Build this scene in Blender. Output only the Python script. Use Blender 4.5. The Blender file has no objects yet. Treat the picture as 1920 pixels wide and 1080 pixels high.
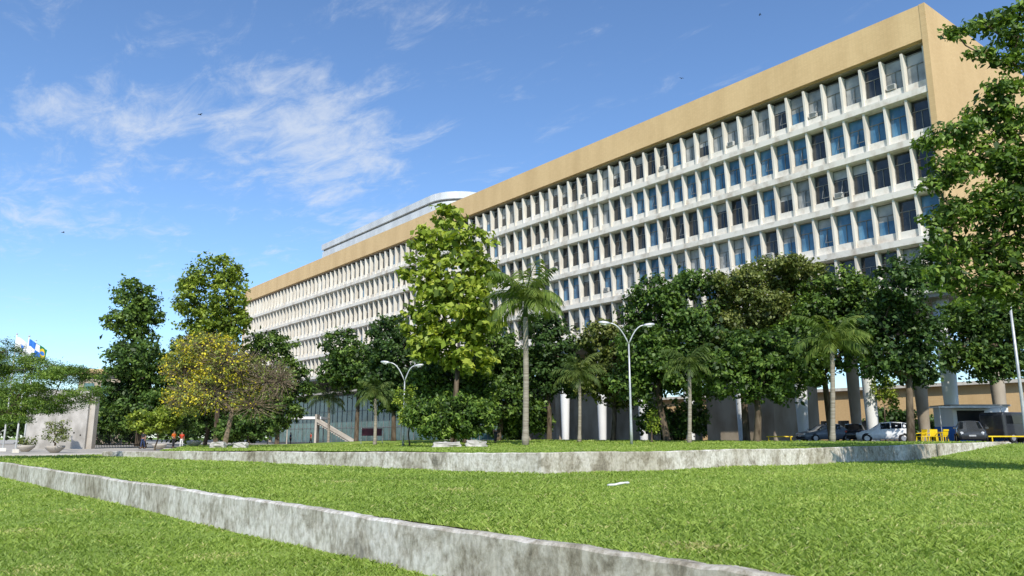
import bpy, bmesh, math, random
import numpy as np
from mathutils import Vector
random.seed(7)
SC = bpy.context.scene
COL = SC.collection
PI = math.pi
# ------------------------------------------------------------------ camera frame
TH = math.radians(38.1)
PITCH = math.atan(280/1440)
sp, cp = math.sin(PITCH), math.cos(PITCH)
FX, FY = math.sin(TH), math.cos(TH)
RX, RY = math.cos(TH), -math.sin(TH)
EYE = 1.7
YP = 55.0                                        # where the middle lawn gives way to the plaza
def pt(px, py, F):
    q = (540-py)/1440
    dz = F*(sp+cp*q)/(cp-sp*q)
    R = (px-960)/1440*(F*cp+dz*sp)
    return Vector((RX*R+FX*F, RY*R+FY*F, EYE+dz))
def gp(px, F):
    R = (px-960)/1440*F*cp
    return RX*R+FX*F, RY*R+FY*F
def msc(F, dz=0): return (F*cp+dz*sp)/1440      # metres per photo pixel

def ss(t):
    t = np.clip(t, 0, 1); return t*t*(3-2*t)
def xw(y): return 5.82-.051*y                    # lower terrace wall line
def xl(y): return np.where(y <= 44.8, 15.3-(y-18.1)*4.5/26.7, 10.8+(y-44.8)*.32)
def zmid(x, y): return .6+.72*ss((x-38)/14)+.02*np.sin(x*.7)*np.sin(y*.6)
def zup(x, y): return 1.2+.2*ss((x-30)/20)-.3*ss((y-22)/35)*(1-ss((x-25)/20))+.015*np.sin(x*.8)*np.sin(y*.7)
def zpav(x, y): return .62+.71*(1-ss((y-50)/50))*ss((x-38)/12)
def zlow(x, y): return .02*np.sin(x*.9)*np.sin(y*.5)
def gz(x, y):
    if x > 51: return float(zpav(x, y))
    if 18.1 < y < 80 and x > float(xl(y)): return float(zup(x, y))
    if y < YP: return float(zmid(x, y)) if x > xw(y) else float(zlow(x, y))
    return float(zpav(x, y))
def gpt(px, F):
    x, y = gp(px, F); return Vector((x, y, gz(x, y)))

# ------------------------------------------------------------------ materials
MATS = {}
def newmat(name):
    m = bpy.data.materials.new(name); m.use_nodes = True
    nt = m.node_tree; b = nt.nodes['Principled BSDF']
    MATS[name] = m
    return m, nt, b
def ramp(nt, fac, stops):
    r = nt.nodes.new('ShaderNodeValToRGB')
    el = r.color_ramp.elements
    while len(el) < len(stops): el.new(.5)
    for e, (p, c) in zip(el, stops):
        e.position = p; e.color = (*c, 1) if len(c) == 3 else c
    nt.links.new(fac, r.inputs[0]); return r.outputs[0]
def noise(nt, scale, detail=5, stretch=(1, 1, 1), rough=.55, dist=0, coord='pos'):
    g = nt.nodes.new('ShaderNodeNewGeometry') if coord == 'pos' else nt.nodes.new('ShaderNodeTexCoord')
    mp = nt.nodes.new('ShaderNodeMapping'); mp.inputs['Scale'].default_value = stretch
    nt.links.new(g.outputs['Position'] if coord == 'pos' else g.outputs['Object'], mp.inputs[0])
    n = nt.nodes.new('ShaderNodeTexNoise'); n.inputs['Scale'].default_value = scale
    n.inputs['Detail'].default_value = detail; n.inputs['Roughness'].default_value = rough
    n.inputs['Distortion'].default_value = dist
    nt.links.new(mp.outputs[0], n.inputs['Vector']); return n.outputs['Fac']
def mixc(nt, fac, a, b, mode='MIX'):
    m = nt.nodes.new('ShaderNodeMix'); m.data_type = 'RGBA'; m.blend_type = mode
    if isinstance(fac, (int, float)): m.inputs[0].default_value = fac
    else: nt.links.new(fac, m.inputs[0])
    for i, v in ((6, a), (7, b)):
        if isinstance(v, tuple): m.inputs[i].default_value = (*v, 1)
        else: nt.links.new(v, m.inputs[i])
    return m.outputs[2]
def bump(nt, b, fac, strength=.3, dist=.02):
    n = nt.nodes.new('ShaderNodeBump'); n.inputs['Strength'].default_value = strength
    n.inputs['Distance'].default_value = dist
    nt.links.new(fac, n.inputs['Height']); nt.links.new(n.outputs[0], b.inputs['Normal'])
def nmat(name, c1, c2, scale=3, rough=.8, stretch=(1, 1, 1), spec=.3, metal=0, bmp=0, coord='pos', lo=.35, hi=.65):
    m, nt, b = newmat(name)
    f = noise(nt, scale, stretch=stretch, coord=coord)
    nt.links.new(ramp(nt, f, [(lo, c1), (hi, c2)]), b.inputs['Base Color'])
    b.inputs['Roughness'].default_value = rough; b.inputs['Metallic'].default_value = metal
    b.inputs['Specular IOR Level'].default_value = spec
    if bmp: bump(nt, b, f, bmp)
    return m
def folmat(name, stops, trans=.3):
    m, nt, b = newmat(name)
    a = nt.nodes.new('ShaderNodeAttribute'); a.attribute_name = 'tint'
    c = ramp(nt, a.outputs['Fac'], stops)
    nt.links.new(c, b.inputs['Base Color'])
    b.inputs['Roughness'].default_value = .5; b.inputs['Specular IOR Level'].default_value = .35
    t = nt.nodes.new('ShaderNodeBsdfTranslucent')
    nt.links.new(mixc(nt, 1.0, c, (1.2, 1.2, .5), 'MULTIPLY'), t.inputs[0])
    mx = nt.nodes.new('ShaderNodeMixShader'); mx.inputs[0].default_value = trans
    nt.links.new(b.outputs[0], mx.inputs[1]); nt.links.new(t.outputs[0], mx.inputs[2])
    nt.links.new(mx.outputs[0], nt.nodes['Material Output'].inputs[0])
    return m
def brickmat(name, axis):
    m, nt, b = newmat(name)
    g = nt.nodes.new('ShaderNodeNewGeometry'); sx = nt.nodes.new('ShaderNodeSeparateXYZ'); cb = nt.nodes.new('ShaderNodeCombineXYZ')
    nt.links.new(g.outputs['Position'], sx.inputs[0])
    nt.links.new(sx.outputs['Y' if axis == 'y' else 'X'], cb.inputs[0]); nt.links.new(sx.outputs['Z'], cb.inputs[1])
    br = nt.nodes.new('ShaderNodeTexBrick'); br.inputs['Scale'].default_value = 1
    br.inputs['Brick Width'].default_value = .3; br.inputs['Row Height'].default_value = .15
    br.inputs['Mortar Size'].default_value = .008; br.offset = .0
    k = 1.18 if axis == 'y' else 1.05  # same tile toned lower on the end wall to offset its stronger sun
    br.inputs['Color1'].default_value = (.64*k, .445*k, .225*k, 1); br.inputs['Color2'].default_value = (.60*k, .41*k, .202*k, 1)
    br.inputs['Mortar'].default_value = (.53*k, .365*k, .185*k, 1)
    nt.links.new(cb.outputs[0], br.inputs['Vector'])
    f = noise(nt, .35, stretch=(1, 1, .25))
    st = ramp(nt, f, [(.3, (.86, .84, .81)), (.6, (1, 1, 1))])
    nt.links.new(mixc(nt, 1.0, br.outputs['Color'], st, 'MULTIPLY'), b.inputs['Base Color'])
    b.inputs['Roughness'].default_value = .75
    return m
TAN_Y = brickmat('tan_tile_long', 'y'); TAN_X = brickmat('tan_tile_end', 'x')
CONC = nmat('white_concrete', (.60, .55, .47), (.77, .73, .65), 1.2, .8, (1, 1, .22))
SILL = nmat('stained_sill', (.50, .43, .35), (.76, .71, .63), 1.0, .85, (1, 1, .8), lo=.28, hi=.52)
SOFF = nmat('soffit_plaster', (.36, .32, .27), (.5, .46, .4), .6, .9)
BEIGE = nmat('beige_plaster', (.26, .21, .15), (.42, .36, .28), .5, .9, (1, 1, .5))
WHITEP = nmat('white_paint', (.70, .70, .68), (.82, .82, .80), .8, .6, (1, 1, .3))
GREYP = nmat('pale_grey_panel', (.48, .50, .52), (.60, .62, .64), .5, .6, (1, 1, .3))
FRAME = nmat('window_frame_metal', (.14, .14, .13), (.24, .24, .23), 2, .5)
def glassmat(name, c1, c2, rough=.06, spec=.6):
    return nmat(name, c1, c2, .55, rough, (1, 1, 1), spec)
G_DARK = glassmat('dark_glass', (.008, .010, .012), (.045, .05, .055))
G_BLUE = glassmat('blue_film_glass', (.03, .10, .19), (.10, .24, .38), .1)
G_CURT = glassmat('curtained_glass', (.18, .19, .19), (.42, .43, .43), .2, .4)
G_GREEN = glassmat('green_glass', (.03, .08, .08), (.12, .22, .22), .1)
DARKIN = nmat('dark_interior', (.015, .015, .015), (.04, .035, .03), 1, .9)
ASPH = nmat('asphalt', (.05, .05, .05), (.085, .082, .078), .8, .9)
PAVE = nmat('pale_paving', (.34, .31, .26), (.48, .44, .38), .6, .9)
BARK = nmat('bark', (.05, .035, .022), (.15, .115, .08), 4, .95, (1, 1, .3), bmp=.5)
PBARK = nmat('palm_bark', (.20, .17, .13), (.36, .32, .26), 3, .9, (.3, .3, 4), bmp=.3)
TWIG = nmat('twig_bark', (.12, .09, .06), (.26, .20, .14), 4, .95)
STEEL = nmat('galvanised_steel', (.45, .46, .47), (.58, .59, .6), 4, .45, metal=.4)
BLACKR = nmat('black_rubber', (.012, .012, .012), (.03, .03, .03), 8, .7)
CHROME = nmat('wheel_alloy', (.4, .4, .42), (.55, .55, .56), 6, .35, metal=.6)
CARGL = glassmat('car_glass', (.008, .01, .012), (.02, .025, .03), .04, .8)
LAMPL = nmat('clear_lens', (.6, .62, .64), (.8, .8, .8), 9, .12, spec=.8)
REDL = nmat('red_lens', (.35, .01, .01), (.5, .02, .02), 9, .2)
PLATE = nmat('grey_plate', (.4, .4, .4), (.5, .5, .5), 9, .4)
YEL = nmat('yellow_plastic', (.75, .52, .01), (.90, .64, .02), 3, .4)
SKIN = nmat('skin', (.30, .16, .10), (.36, .2, .13), 9, .6, coord='obj')
HAIR = nmat('dark_hair', (.01, .008, .006), (.03, .02, .015), 30, .6, coord='obj')
STONE = nmat('pale_stone', (.30, .28, .25), (.56, .53, .49), 1.8, .85, bmp=.4)
SCRAP = nmat('scrap_paper', (.5, .5, .48), (.72, .72, .7), 9, .7)
def flat(name, c, rough=.6): return nmat(name, tuple(v*.88 for v in c), tuple(min(1, v*1.08) for v in c), 5, rough)

# stained terrace concrete
def wallmat():
    m, nt, b = newmat('mildewed_concrete')
    f1 = noise(nt, 1.6, 9, (1, 1, .8), .75, .5)
    f2 = noise(nt, 12, 7, (1, 1, .7), .65)
    f3 = noise(nt, .25, 4, (1, 1, 0.5), .6)
    f4 = noise(nt, 6, 8, (1, 1, .8), .75, .4)
    base = ramp(nt, f2, [(.3, (.44, .41, .36)), (.6, (.72, .68, .62))])
    st = ramp(nt, f1, [(.32, (.17, .16, .13)), (.42, (.56, .53, .47)), (.52, (1, 1, 1))])
    st2 = ramp(nt, f3, [(.42, (.66, .63, .56)), (.54, (1, 1, 1))])
    st3 = ramp(nt, f4, [(.34, (.40, .38, .33)), (.44, (.80, .78, .73)), (.52, (1, 1, 1))])
    c = mixc(nt, .85, base, st, 'MULTIPLY'); c = mixc(nt, .85, c, st2, 'MULTIPLY'); c = mixc(nt, .75, c, st3, 'MULTIPLY')
    nt.links.new(c, b.inputs['Base Color']); b.inputs['Roughness'].default_value = .95
    bump(nt, b, f2, .4, .02)
    return m
TWALL = wallmat()
def lawnmat():
    m, nt, b = newmat('lawn')
    f = noise(nt, .35, 6); f2 = noise(nt, 30, 4)
    c = ramp(nt, f, [(.35, (.17, .265, .05)), (.55, (.25, .345, .072)), (.7, (.34, .385, .11))])
    c2 = ramp(nt, f2, [(.3, (.65, .65, .6)), (.65, (1.1, 1.1, 1.05))])
    nt.links.new(mixc(nt, 1.0, c, c2, 'MULTIPLY'), b.inputs['Base Color'])
    b.inputs['Roughness'].default_value = .95; b.inputs['Specular IOR Level'].default_value = .1
    bump(nt, b, f2, .3, .02)
    return m
LAWN = lawnmat()
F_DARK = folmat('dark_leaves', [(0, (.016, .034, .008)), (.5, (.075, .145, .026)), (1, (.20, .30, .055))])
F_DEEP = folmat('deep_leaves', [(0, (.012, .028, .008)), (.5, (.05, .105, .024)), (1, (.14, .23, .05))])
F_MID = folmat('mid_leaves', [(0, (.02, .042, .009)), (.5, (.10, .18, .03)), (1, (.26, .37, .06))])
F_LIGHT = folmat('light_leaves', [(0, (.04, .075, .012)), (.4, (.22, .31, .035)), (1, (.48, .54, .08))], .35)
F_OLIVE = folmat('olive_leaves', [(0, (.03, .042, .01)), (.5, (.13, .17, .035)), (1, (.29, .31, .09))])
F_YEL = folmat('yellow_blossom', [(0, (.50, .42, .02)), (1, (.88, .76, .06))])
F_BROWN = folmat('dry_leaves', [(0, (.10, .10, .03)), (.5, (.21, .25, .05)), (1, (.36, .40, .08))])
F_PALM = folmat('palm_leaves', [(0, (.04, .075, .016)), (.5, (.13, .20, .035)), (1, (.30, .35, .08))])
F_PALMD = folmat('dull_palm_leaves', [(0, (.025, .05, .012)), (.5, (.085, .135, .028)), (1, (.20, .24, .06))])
F_GRASS = folmat('grass_blades', [(0, (.13, .20, .034)), (.5, (.305, .415, .075)), (.9, (.46, .54, .13)), (1, (.54, .46, .23))], .35)

# ------------------------------------------------------------------ mesh helpers
def link(o, parent=None):
    COL.objects.link(o)
    if parent: o.parent = parent
    return o
def tag(o, label=None, cat=None, group=None, kind=None):
    if label: o['label'] = label
    if cat: o['category'] = cat
    if group: o['group'] = group
    if kind: o['kind'] = kind
    return o
def thing(name, loc, label, cat, group=None, rz=0):
    o = bpy.data.objects.new(name, None); o.location = loc; o.rotation_euler = (0, 0, rz)
    o.empty_display_size = .3
    link(o); return tag(o, label, cat, group)
class MB:
    def __init__(s): s.v = []; s.f = []; s.m = []
    def add(s, vs, fs, mi=0):
        n = len(s.v); s.v += [tuple(v) for v in vs]
        for f in fs: s.f.append(tuple(i+n for i in f)); s.m.append(mi)
    def box(s, x0, x1, y0, y1, z0, z1, mi=0):
        s.add([(x0, y0, z0), (x1, y0, z0), (x1, y1, z0), (x0, y1, z0), (x0, y0, z1), (x1, y0, z1), (x1, y1, z1), (x0, y1, z1)],
              [(0, 3, 2, 1), (4, 5, 6, 7), (0, 1, 5, 4), (1, 2, 6, 5), (2, 3, 7, 6), (3, 0, 4, 7)], mi); return s
    def tube(s, pts, rad, n=8, mi=0, cap=True):
        pts = [Vector(p) for p in pts]; k = len(pts)
        if not isinstance(rad, (list, tuple)): rad = [rad]*k
        vs = []
        ref = Vector((.31, .95, .05))
        for i, p in enumerate(pts):
            d = (pts[min(i+1, k-1)]-pts[max(i-1, 0)])
            if d.length < 1e-7: d = Vector((0, 0, 1))
            d.normalize()
            if abs(d.dot(ref)) > .95: r2 = Vector((0.9, .1, .4))
            else: r2 = ref
            a = d.cross(r2).normalized(); b = d.cross(a)
            for j in range(n):
                t = 2*PI*j/n; vs.append(p+(a*math.cos(t)+b*math.sin(t))*rad[i])
        fs = [(i*n+j, i*n+(j+1) % n, (i+1)*n+(j+1) % n, (i+1)*n+j) for i in range(k-1) for j in range(n)]
        if cap: fs += [tuple(range(n-1, -1, -1)), tuple((k-1)*n+j for j in range(n))]
        s.add(vs, fs, mi); return s
    def lathe(s, prof, c=(0, 0, 0), n=16, mi=0):
        vs = []; k = len(prof)
        for r, z in prof:
            for j in range(n):
                t = 2*PI*j/n; vs.append((c[0]+r*math.cos(t), c[1]+r*math.sin(t), c[2]+z))
        fs = [(i*n+j, i*n+(j+1) % n, (i+1)*n+(j+1) % n, (i+1)*n+j) for i in range(k-1) for j in range(n)]
        fs += [tuple(range(n-1, -1, -1)), tuple((k-1)*n+j for j in range(n))]
        s.add(vs, fs, mi); return s
    def prism(s, poly, axis, a, b, mi=0):          # poly of 2D points extruded along axis
        def P(p, t): return {'x': (t, p[0], p[1]), 'y': (p[0], t, p[1]), 'z': (p[0], p[1], t)}[axis]
        n = len(poly); vs = [P(p, a) for p in poly]+[P(p, b) for p in poly]
        s.add(vs, [tuple(range(n-1, -1, -1)), tuple(range(n, 2*n))]+[(i, (i+1) % n, n+(i+1) % n, n+i) for i in range(n)], mi); return s
    def build(s, name, mats, parent=None, world=True, smooth=False, fix=True):
        if not isinstance(mats, (list, tuple)): mats = [mats]
        me = bpy.data.meshes.new(name)
        off = parent.location if (parent is not None and world) else Vector((0, 0, 0))
        me.from_pydata([(v[0]-off[0], v[1]-off[1], v[2]-off[2]) for v in s.v], [], s.f)
        for m in mats: me.materials.append(m)
        me.polygons.foreach_set('material_index', s.m)
        if fix:
            bm = bmesh.new(); bm.from_mesh(me); bmesh.ops.recalc_face_normals(bm, faces=bm.faces); bm.to_mesh(me); bm.free()
        if smooth: me.polygons.foreach_set('use_smooth', [True]*len(me.polygons))
        return link(bpy.data.objects.new(name, me), parent)
def npmesh(name, V, Fq, mats, parent=None, tint=None, world=True, smooth=False):
    V = np.asarray(V, dtype=np.float32)
    if parent is not None and world: V = V-np.array(parent.location, dtype=np.float32)
    k = Fq.shape[1]; me = bpy.data.meshes.new(name)
    me.vertices.add(len(V)); me.vertices.foreach_set('co', V.ravel())
    me.loops.add(Fq.size); me.loops.foreach_set('vertex_index', Fq.astype(np.int32).ravel())
    me.polygons.add(len(Fq)); me.polygons.foreach_set('loop_start', np.arange(0, Fq.size, k, dtype=np.int32))
    if tint is not None:
        a = me.attributes.new('tint', 'FLOAT', 'POINT'); a.data.foreach_set('value', np.asarray(tint, dtype=np.float32))
    if smooth: me.polygons.foreach_set('use_smooth', np.ones(len(Fq), dtype=bool))
    me.update(calc_edges=True)
    for m in (mats if isinstance(mats, (list, tuple)) else [mats]): me.materials.append(m)
    return link(bpy.data.objects.new(name, me), parent)
def grid(name, ys, xf, zf, nx, mat, skirt=0):
    ny = len(ys); u = np.linspace(0, 1, nx)
    Y = np.repeat(np.array(ys, float)[:, None], nx, 1)
    x0 = np.array([xf(y)[0] for y in ys])[:, None]; x1 = np.array([xf(y)[1] for y in ys])[:, None]
    X = x0+(x1-x0)*u[None, :]; Z = zf(X, Y)*np.ones_like(X)
    if skirt: Z[-1, :] -= skirt
    V = np.stack([X, Y, Z], -1).reshape(-1, 3)
    i = np.arange((ny-1)*nx).reshape(ny-1, nx)[:, :-1].ravel()
    return npmesh(name, V, np.stack([i, i+1, i+nx+1, i+nx], 1), mat, smooth=True)

# ------------------------------------------------------------------ setting
tag(grid('ground', [-3000, 3000], lambda y: (-3000, 3000), lambda x, y: x*0-.08, 2, LAWN), kind='structure')
tag(grid('lower_lawn', np.linspace(-40, YP, 60), lambda y: (-120, xw(y)+.12), zlow, 60, LAWN), kind='structure')
tag(grid('middle_lawn', np.linspace(-40, YP, 70), lambda y: (xw(y)+.16, 52 if y < 40 else 30), zmid, 90, LAWN), kind='structure')
tag(grid('upper_lawn', np.concatenate([np.linspace(18.35, 80, 60), [80.2]]), lambda y: (float(xl(y))+.22, 51.3), zup, 70, LAWN, .8), kind='structure')
tag(grid('road', np.linspace(-80, 420, 80), lambda y: (51.0, 420), zpav, 40, ASPH), kind='structure')
tag(grid('plaza', np.concatenate([[YP], np.linspace(YP+.01, 420, 60)]), lambda y: (-200, 51.0), lambda x, y: np.where(y < YP+.005, -.1, zpav(x, y)), 50, PAVE), kind='structure')

def terrace_wall(name, path, tops, bases, thick, label, jit, step=.35):
    pts = []; n = len(path)
    for i in range(n-1):
        a = np.array(path[i]); b = np.array(path[i+1]); L = np.linalg.norm(b-a); k = max(2, int(L/step))
        for j in range(k+(i == n-2)):
            t = j/k; pts.append((a+(b-a)*t, tops[i]+(tops[i+1]-tops[i])*t, bases[i]+(bases[i+1]-bases[i])*t))
    P = np.array([p[0] for p in pts]); rs = np.random.default_rng(3)
    T = np.gradient(P, axis=0); T /= np.linalg.norm(T, axis=1)[:, None]
    N = np.stack([T[:, 1], -T[:, 0]], 1)
    m = MB(); K = len(P); rows = 6
    vs = []
    for i in range(K):
        o = P[i]; nn = N[i]; zt = pts[i][1]+rs.normal(0, jit*.5)+.012*math.sin(i*.23); zb = pts[i][2]
        ring = []
        for r in range(rows):
            z = zb+(zt-.03-zb)*r/(rows-1); off = rs.normal(0, jit*.25)
            ring.append((*(o+nn*off), z))
        ring.append((*(o-nn*(.03+abs(rs.normal(0, jit)))), zt)); ring.append((*(o-nn*thick), zt-.004)); ring.append((*(o-nn*thick), zb))
        vs += ring
    R = rows+3
    fs = [(i*R+j, (i+1)*R+j, (i+1)*R+j+1, i*R+j+1) for i in range(K-1) for j in range(R-1)]
    fs += [tuple(range(R)), tuple((K-1)*R+j for j in range(R-1, -1, -1))]
    m.add(vs, fs)
    o = m.build(name, TWALL); return tag(o, label, 'wall')
terrace_wall('terrace_wall', [(xw(YP), YP), (xw(-12), -12)], [.61, .61], [-.15, -.15], .17,
             'long low stained concrete wall running diagonally across the foreground between two lawns', .012, .25)
terrace_wall('terrace_wall', [(9.6, 51.5), (10.8, 44.8), (15.3, 18.1), (30, 18.1), (46.5, 18.1), (51.4, 18.1)], [.88, .97, 1.24, 1.25, 1.42, 1.43], [.45, .45, .4, .4, .7, 1.0], .26,
             'mildewed concrete retaining wall with a corner, under the trees at the back of the lawn', .014, .3)
kb = MB().box(50.9, 51.15, 18.4, 78, .9, 1.44); tag(kb.build('kerb', CONC), kind='structure')

# grass blades
def grass():
    rg = np.random.default_rng(11); N = 560000
    u = rg.random(N); F = 3.0*(75/3.0)**u; az = np.radians(rg.uniform(-37, 37, N)); R = F*np.tan(az)
    X = RX*R+FX*F; Y = RY*R+FY*F
    low = (X < xw(Y)-.03) & (Y < YP-.3)
    up = (Y > 18.42) & (Y < 79) & (X > xl(Y)+.25) & (X < 50.8)
    mid = (X > xw(Y)+.15) & (X < 50.8) & (Y < YP-.2) & ~((Y > 18.05) & (X > xl(Y)-.05))
    dry = []
    for px, py, z in ((850, 920, .6), (1820, 985, .6), (1785, 932, .6), (25, 1000, 0), (410, 1045, 0), (130, 960, 0), (60, 1070, 0), (640, 905, .6), (1300, 1030, .6)):
        q = (540-py)/1440; f = (EYE-z)/-((sp+cp*q)/(cp-sp*q)); c = pt(px, py, f); dry.append((c.x, c.y))
    for msk, zf, lab in ((low, zlow, 'short tufted grass of the lower lawn in the left foreground'),
                         (mid, zmid, 'bright green grass of the wide middle lawn'),
                         (up, zup, 'strip of grass above the far retaining wall')):
        x = X[msk]; y = Y[msk]; f = F[msk]; n = len(x); z = zf(x, y)-.008
        lump = np.sin(x*1.7+1.3*np.sin(y*1.1))*np.sin(y*2.1+np.cos(x*.9))
        h = .036*rg.uniform(.4, 1.5, n)*(1+f/50)*(1+.3*lump); w = .0038*(1+f/6.5)*rg.uniform(.7, 1.3, n)
        a = rg.uniform(0, 2*PI, n); lean = rg.uniform(.4, 1.6, n)*h; b = rg.uniform(0, 2*PI, n)
        dx, dy = np.cos(a)*w, np.sin(a)*w; lx, ly = np.cos(b)*lean, np.sin(b)*lean
        V = np.stack([np.stack([x-dx, y-dy, z], 1), np.stack([x+dx, y+dy, z], 1),
                      np.stack([x+dx*.6+lx*.45, y+dy*.6+ly*.45, z+h*.7], 1), np.stack([x+lx, y+ly, z+h], 1)], 1).reshape(-1, 3)
        i = np.arange(n)*4
        patch = np.sin(x*.45+2*np.sin(y*.33))*np.sin(y*.52+1.5*np.cos(x*.27))
        patch2 = np.sin(x*.13+1.7*np.sin(y*.17))*np.cos(y*.19+x*.05)
        t = np.clip(.50+.13*patch+.10*patch2+.06*lump+rg.normal(0, .11, n), 0, .93); t[rg.random(n) < .04] = 1
        for cx, cy in dry:
            d = np.hypot(x-cx, y-cy); t[(d < .22*(1+np.hypot(cx, cy)/12)*rg.uniform(.3, 1.2, n)) & (rg.random(n) < .75)] = 1
        tt = np.stack([t*.8, t*.8, t, t], 1).ravel()
        tag(npmesh('grass', V, np.stack([i, i+1, i+2, i+3], 1), F_GRASS, tint=tt), lab, 'grass', kind='stuff')
grass()

# ------------------------------------------------------------------ foliage
def leaves(C, out, size, asp, rg, droop=.15):
    N = len(C)
    n = out*.55+rg.normal(0, .5, (N, 3))+np.array([0, 0, .45]); n /= np.linalg.norm(n, axis=1)[:, None]
    a = rg.normal(0, 1, (N, 3)); a[:, 2] -= droop*2
    d = a-(a*n).sum(1)[:, None]*n; d /= np.linalg.norm(d, axis=1)[:, None]
    w = np.cross(n, d); s = size[:, None]
    V = np.stack([C-d*s*.5, C+w*s*asp*.5+n*s*.06-d*s*.08, C+d*s*.5-n*s*.12, C-w*s*asp*.5+n*s*.06-d*s*.08], 1).reshape(-1, 3)
    i = np.arange(N)*4
    return V, np.stack([i, i+1, i+2, i+3], 1)
def crown(blobs, leaf, cov, rg, asp=.6, core=.22, clump=.3, flat=.7, shell=.5, tb=.5, sat=2):
    Cs, Os, Ss, Ts = [], [], [], []
    full = []
    for b_ in blobs:
        c, r = b_[:2]; cm = b_[2] if len(b_) > 2 else 1
        full.append((np.array(c), np.array(r), 1, cm))
        for q in range(sat):
            u = rg.normal(0, 1, 3); u /= np.linalg.norm(u); s_ = rg.uniform(.32, .52)
            full.append((np.array(c)+u*np.array(r)*.88, np.array(r)*s_, 0, cm))
    for c, r, main, cm in full:
        rm = float(np.mean(r)); area = 4*PI*rm*rm
        N = max(2, int(cov*cm*area/(leaf*leaf*asp*.5))); cr = min(max(clump*rm, .3), 1.1)
        nc = max(9, int(1.5*area/(PI*cr*cr)))
        u = rg.normal(0, 1, (nc, 3)); u /= np.linalg.norm(u, axis=1)[:, None]
        rad = rg.uniform(shell, 1.0, nc)**.6; rad[rg.random(nc) < .18] *= 1.2
        cc = c+u*rad[:, None]*r; ct = rg.normal(0, .19, nc); wgt = rg.uniform(.2, 1.8, nc); wgt /= wgt.sum()
        k = rg.choice(nc, N, p=wgt)
        off = rg.normal(0, 1, (N, 3))*cr*.42; off[:, 2] *= flat
        p = cc[k]+off; o = p-c; o /= np.linalg.norm(o, axis=1)[:, None]+1e-6
        Cs.append(p); Os.append(o*.7+off/cr*.5); Ss.append(leaf*rg.uniform(.6, 1.35, N)); Ts.append(np.clip(tb+ct[k]+rg.normal(0, .15, N), .05, 1))
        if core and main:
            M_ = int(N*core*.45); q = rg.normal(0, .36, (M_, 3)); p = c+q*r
            Cs.append(p); Os.append(rg.normal(0, 1, (M_, 3))); Ss.append(np.full(M_, leaf*1.7)); Ts.append(np.full(M_, .14))  # inner leaves tinted dark: the crown's inner shade put into the colour
    return np.concatenate(Cs), np.concatenate(Os), np.concatenate(Ss), np.concatenate(Ts)
def tree(name, label, cat, px, F, blobs, mat, leaf=.34, cov=1.15, tr=.2, seed=0, asp=.6, bark=BARK, group=None, clump=.3, core=.22,
         twigs=0, bloom=None, bn=0, nb=99, shell=.5, depth=.95, base=None, tb=.5, flat=.7, sat=2, lift=.15):
    rg = np.random.default_rng(seed+100)
    b0 = Vector(base) if base else gpt(px, F)
    root = thing(name, b0, label, cat, group)
    W = []
    for bl in blobs:
        bx, by, rx, ry = bl[:4]; dF = rg.uniform(-.5, .5)*rx*msc(F)
        c = pt(bx, by, F+dF); sc = msc(F, c.z-EYE)
        W.append((c, (rx*sc, rx*sc*depth, ry*sc), bl[4] if len(bl) > 4 else 1))
    C, O, S, T = crown(W, leaf, cov, rg, asp, core, clump, shell=shell, tb=tb, flat=flat, sat=sat)
    V, Q = leaves(C, O, S, asp, rg)
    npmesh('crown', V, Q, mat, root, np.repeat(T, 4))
    # trunk and limbs
    m = MB(); top = max(W, key=lambda w: w[0].z)[0]; zl = min(w_[0].z-w_[1][2]*.3 for w_ in W)
    zl = max(zl, b0.z+lift*(top.z-b0.z))
    lowc = min(W, key=lambda w: w[0].z)[0]
    fork = Vector((b0.x+(lowc.x-b0.x)*.2, b0.y+(lowc.y-b0.y)*.2, zl))
    mid = (b0+fork)/2+Vector((rg.normal(0, .12), rg.normal(0, .12), 0))
    m.tube([b0-Vector((0, 0, .15)), b0+Vector((0, 0, .25)), mid, fork], [tr*1.5, tr*1.1, tr*.92, tr*.8], 9)
    nodes = [(fork, tr*.75)]
    for c, r, cm in sorted(W, key=lambda w: (w[0]-fork).length):
        s0, rr = min(nodes, key=lambda nd: (nd[0]-c).length+max(0, nd[0].z-c.z)*.6)
        L = (c-s0).length; md = (s0+c)/2+Vector((rg.normal(0, .06)*L, rg.normal(0, .06)*L, rg.uniform(-.1, .03)*L)); r1 = max(rr*.68, tr*.1)
        m.tube([s0, md, c], [rr, (rr+r1)/2, r1], 6, cap=False); nodes += [(c, r1), (md, (rr+r1)/2)]
        for q in range(4):
            u = rg.normal(0, 1, 3); u /= np.linalg.norm(u); e = c+Vector((u[0]*r[0], u[1]*r[1], u[2]*r[2]))*.8
            m.tube([c, (c+e)/2+Vector((0, 0, .08*r[2])), e], [r1*.6, r1*.35, r1*.12], 4, cap=False)
        for q in range(twigs):
            u = rg.normal(0, 1, 3); u /= np.linalg.norm(u)
            e = c+Vector((u[0]*r[0], u[1]*r[1], u[2]*r[2]))*1.12; s1 = c+Vector((u[0]*r[0], u[1]*r[1], u[2]*r[2]))*rg.uniform(-.1, .45)
            m.tube([s1, (s1+e)/2+Vector(rg.normal(0, .12, 3)), e], [tr*.15, tr*.11, tr*.05], 4, cap=False)
    m.build('trunk', bark, root, smooth=True, fix=False)
    if bloom:
        C, O, S, T = crown(W[:nb], leaf*.8, bn, rg, .8, 0, .22, shell=.75)
        V, Q = leaves(C, O, S, .8, rg); npmesh('blossoms', V, Q, bloom, root, np.repeat(T, 4))
    return root
BT = 'broadleaf_tree'
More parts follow.
